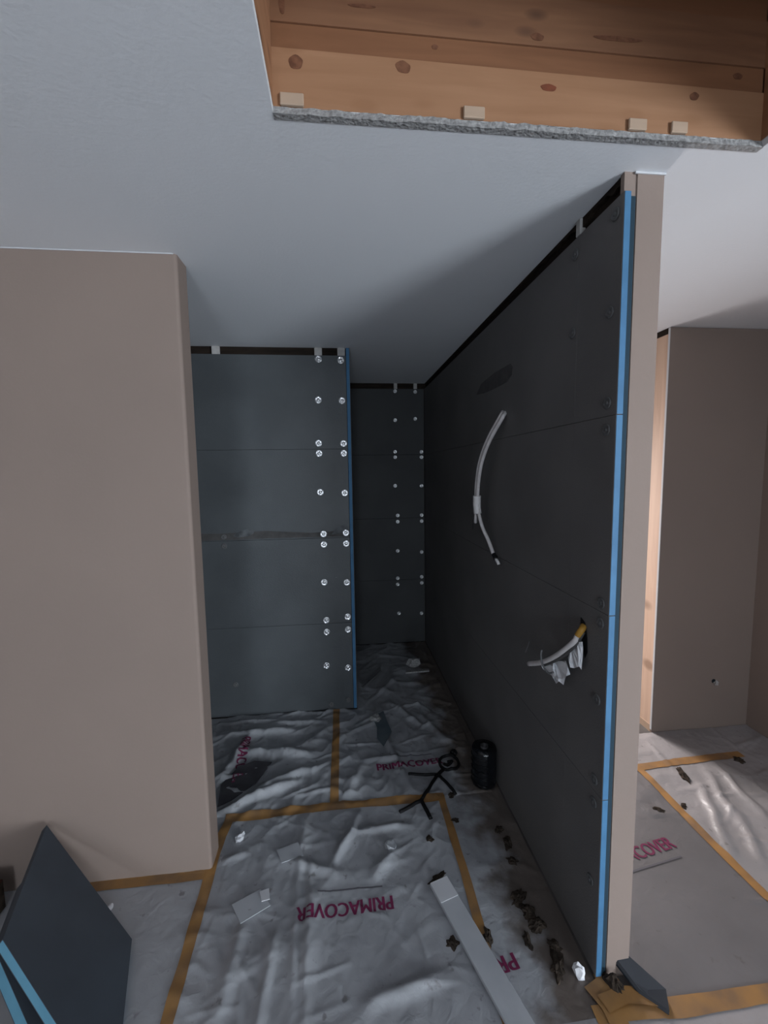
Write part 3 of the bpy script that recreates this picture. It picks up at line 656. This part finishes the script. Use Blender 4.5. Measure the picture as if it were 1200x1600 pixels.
# ------------------------------------------------------------------ backer-board offcuts at lower left
def offcut(name, pts, th, label, m_edge, near):
    P = [Vector(p) for p in pts]; org = P[1]; n = (P[1] - P[0]).cross(P[3] - P[0]).normalized()
    if n.z < 0: n = -n
    e = empty(name, label, 'board', group='board offcuts by the left wall', loc=org)
    bm = bmesh.new(); prism(bm, [p - org + n * .002 for p in P], n, th - .002); obj('foam_core', bm, m_edge, e)
    bm = bmesh.new(); prism(bm, [p - org + n * th for p in P], n, .0015); tag(obj('facing', bm, 'board_grey', e), 'dark slate grey facing')
    t_ = (P[0] - P[1]).normalized(); bm = bmesh.new(); prism(bm, [P[0] - org, P[3] - org, P[3] - org + n * (th + .0015), P[0] - org + n * (th + .0015)], t_, .0015); obj('end_facing', bm, 'board_grey', e)
    bm = bmesh.new(); prism(bm, [p - org for p in P], n, .002); obj('back_facing', bm, 'board_grey', e)
    return e
offcut('board_offcut', [(-1.211, 1.685, .284), (-.80, 1.45, .008), (-.645, 1.016, .008), (-1.056, 1.25, .284)], .024, 'slate grey board offcut with pale blue edge propped on left wall', 'foam_blue_pale', 0)
offcut('board_offcut', [(-1.186, 1.509, .217), (-.85, 1.27, .004), (-.768, 1.025, .004), (-1.098, 1.269, .214)], .03, 'thicker blue-edged offcut beneath the propped slate board, bottom left corner', 'foam_blue_pale', 0)

tm = empty('timber_offcut', 'dark brown timber offcut at the left edge behind the propped board', 'timber', loc=(-1.5, 1.61, .006))
bm = bmesh.new(); box(bm, -.35, .155, -.045, .045, 0, .12); bmesh.ops.bevel(bm, geom=bm.edges[:], offset=.003, segments=2, affect='EDGES'); obj('timber', bm, 'skirt_brown', tm)
bm = bmesh.new(); box(bm, .155, .1565, -.04, .04, .005, .115); tag(obj('end_grain', bm, 'dirt', tm), 'rough darker end grain')
# ------------------------------------------------------------------ scraps
def scrap(name, x, y, size, m, label, cat, seed, group=None, rough=.9, dz=0.0):
    o = lump(name, (x, y, gz(x, y) - .002 + dz), size, m, None, seed, 3, rough); return tag(o, label, cat, group)
bits = [(0.712, 1.70, .03, .018, .010, 'largest dark clod beside the partition, below the black roll'), (0.70, 1.61, .022, .014, .010, 'dark brown clod midway along the foot of the partition'),
        (0.655, 1.455, .035, .018, .012, 'flat dark clod nearest the middle of the partition foot'), (0.672, 1.40, .028, .022, .014, 'rounded dark clod at the lower partition foot'), (0.685, 1.35, .030, .020, .014, 'dark clod low on the partition foot, above the bright scrap'),
        (0.625, 1.305, .028, .012, .009, 'small dark chip between white strip and partition'), (0.514, 1.849, .02, .014, .006, 'dark chip beside the corner of the orange tape'), (0.533, 2.005, .016, .018, .008, 'dark chip at the hand of the stick figure'),
        (0.369, 1.759, .016, .014, .006, 'small dark chip on the sheet below the stick figure'), (0.365, 1.575, .04, .012, .008, 'dark smear of dirt at the far end of the white strip'), (0.36, 1.33, .018, .018, .006, 'dark chip beside the middle of the white strip'),
        (0.49, 1.335, .014, .03, .010, 'brown clod on the orange tape by the white strip'), (0.69, 1.215, .05, .022, .014, 'wide dark clod beside the bright crumpled scrap'), (0.712, 1.275, .02, .015, .012, 'dark clod above the bright scrap at the partition foot'),
        (0.70, 1.77, .022, .016, .009, 'dark clod nearest the black roll')]
for i, (x, y, a, b, c, lab) in enumerate(bits):
    scrap('dirt_clod', x, y, (a, b, c), 'dirt', lab, 'debris', i + 1, 'dark clods on the plastic sheet')
def crumpled(name, loc, size, m, label, cat, seed, group=None):
    bm = bmesh.new(); bmesh.ops.create_icosphere(bm, subdivisions=2, radius=1); rr = random.Random(seed)
    for v in bm.verts:
        k = rr.uniform(.65, 1.15); v.co = Vector((v.co.x * size[0] * k, v.co.y * size[1] * k, (max(v.co.z, -.4) + .4) * size[2] * k))
    o = obj(name, bm, m); o.location = loc; o.rotation_euler.z = seed; return tag(o, label, cat, group)
crumpled('foil_scrap', (0.752, 1.185, gz(.752, 1.185)), (.017, .022, .03), 'paper', 'bright crumpled scrap at the foot of the partition end', 'scrap', 4)
crumpled('foil_scrap', (-0.935, 1.60, gz(-.935, 1.60)), (.012, .016, .012), 'pvc_light', 'tiny shiny scrap on the floor right of propped board', 'scrap', 6)
crumpled('paper_scrap', (0.589, 3.47, gz(.589, 3.47)), (.05, .07, .05), 'gypsum', 'pale crumpled scrap in the dark far corner', 'scrap', 8)
crumpled('paper_scrap', (-0.502, 1.866, gz(-.502, 1.866)), (.018, .03, .02), 'pvc_light', 'small white crumpled scrap beside left wall end', 'scrap', 9)
crumpled('paper_scrap', (0.184, 1.741, gz(.184, 1.741)), (.035, .03, .010), 'pvc_white', 'flattened pale scrap on the sheet above the printed lettering', 'scrap', 11)
crumpled('paper_scrap', (0.20, 2.72, gz(.20, 2.72)), (.04, .05, .02), 'gypsum', 'grey scrap beside the foot of the wing wall', 'scrap', 13)
bm = bmesh.new(); tube(bm, [(0.13, 3.14, gz(.13, 3.14) + .012), (0.24, 3.30, gz(.24, 3.30) + .014), (0.30, 3.40, gz(.3, 3.4) + .012)], .009, 6)
tag(obj('thin_rod', bm, 'steel_dull'), 'thin grey rod on the dark recess floor', 'rod')
bm = bmesh.new(); prism(bm, [(0.50, 3.33, .014), (0.70, 3.34, .014), (0.70, 3.37, .014), (0.51, 3.36, .014)], (0, 0, 1), .012)
tag(obj('wood_batten', bm, 'gypsum'), 'short pale batten in front of the scrap in far corner', 'batten')
# flat grey offcuts of film and board
def flake(name, pts, m, label, cat, lift=.004, th=.003):
    bm = bmesh.new(); z = max(hfun(x, y) for x, y in pts) + lift - .003
    prism(bm, [(x, y, z) for x, y in pts], (0, 0, 1), th); return tag(obj(name, bm, m), label, cat)
flake('film_offcut', [(-.46, 1.55), (-.36, 1.60), (-.31, 1.53), (-.41, 1.475)], 'pvc_white', 'square grey offcut left of the printed lettering', 'offcut')
flake('film_offcut', [(-.36, 1.585), (-.325, 1.595), (-.315, 1.55), (-.345, 1.545)], 'pvc_light', 'small pale flake on the square grey offcut', 'offcut', lift=.008)
flake('film_offcut', [(-.32, 1.77), (-.23, 1.80), (-.20, 1.73), (-.29, 1.705)], 'pvc_white', 'grey offcut near the orange tape corner', 'offcut')
flake('film_offcut', [(-0.655, 2.061), (-0.681, 2.214), (-0.621, 2.346), (-0.537, 2.39), (-0.434, 2.366), (-0.494, 2.205), (-0.595, 2.096)], 'plastic_dark', 'dark glossy plastic piece on the sheet behind left wall end', 'offcut')
flake('film_offcut', [(0.175, 2.74), (0.26, 2.80), (0.275, 2.66), (0.29, 2.56), (0.223, 2.42), (0.19, 2.5), (0.20, 2.62)], 'plastic_blue', 'dark bluish plastic sliver below the blue wing wall edge', 'offcut')
# wedge-shaped board chip at the foot of the partition end
ch = empty('board_chip', 'dark grey wedge-shaped chip leaning at the partition foot', 'chip', loc=(0.93, 1.13, .006))
bm = bmesh.new(); prism(bm, [(-.06, .045, .045), (-.02, .05, .05), (.06, -.03, .012), (.035, -.075, .002), (-.02, -.02, .008)], (.3, .2, .9), .012); obj('facing', bm, 'chip_dark', ch)
bm = bmesh.new(); prism(bm, [(-.06, .045, .037), (-.02, .05, .042), (.06, -.03, .004), (.035, -.075, -.004), (-.02, -.02, .002)], (.3, .2, .9), .008); obj('foam_core', bm, 'gap_dark', ch)
scrap('dirt_clod', 0.845, 1.145, (.03, .014, .035), 'dirt', 'dark brown clod against the foot of the taupe partition end', 'debris', 21, 'dark clods on the plastic sheet')
# dark rubble on the right-hand sheet
for i, (x, y, a, b, c, lab) in enumerate(((1.83, 2.0, .05, .018, .012, 'dark twisted scrap on the bright patch of the right sheet'), (1.52, 1.79, .03, .014, .008, 'brown clod left of the tape on right sheet'), (1.66, 1.80, .02, .014, .006, 'small brown clod on the tape of the right sheet'), (2.24, 2.06, .03, .02, .012, 'dark clod in the shade below the wall stub'))):
    scrap('dirt_clod', x, y, (a, b, c), 'dirt', lab, 'debris', 30 + i, 'dark clods on the right sheet')
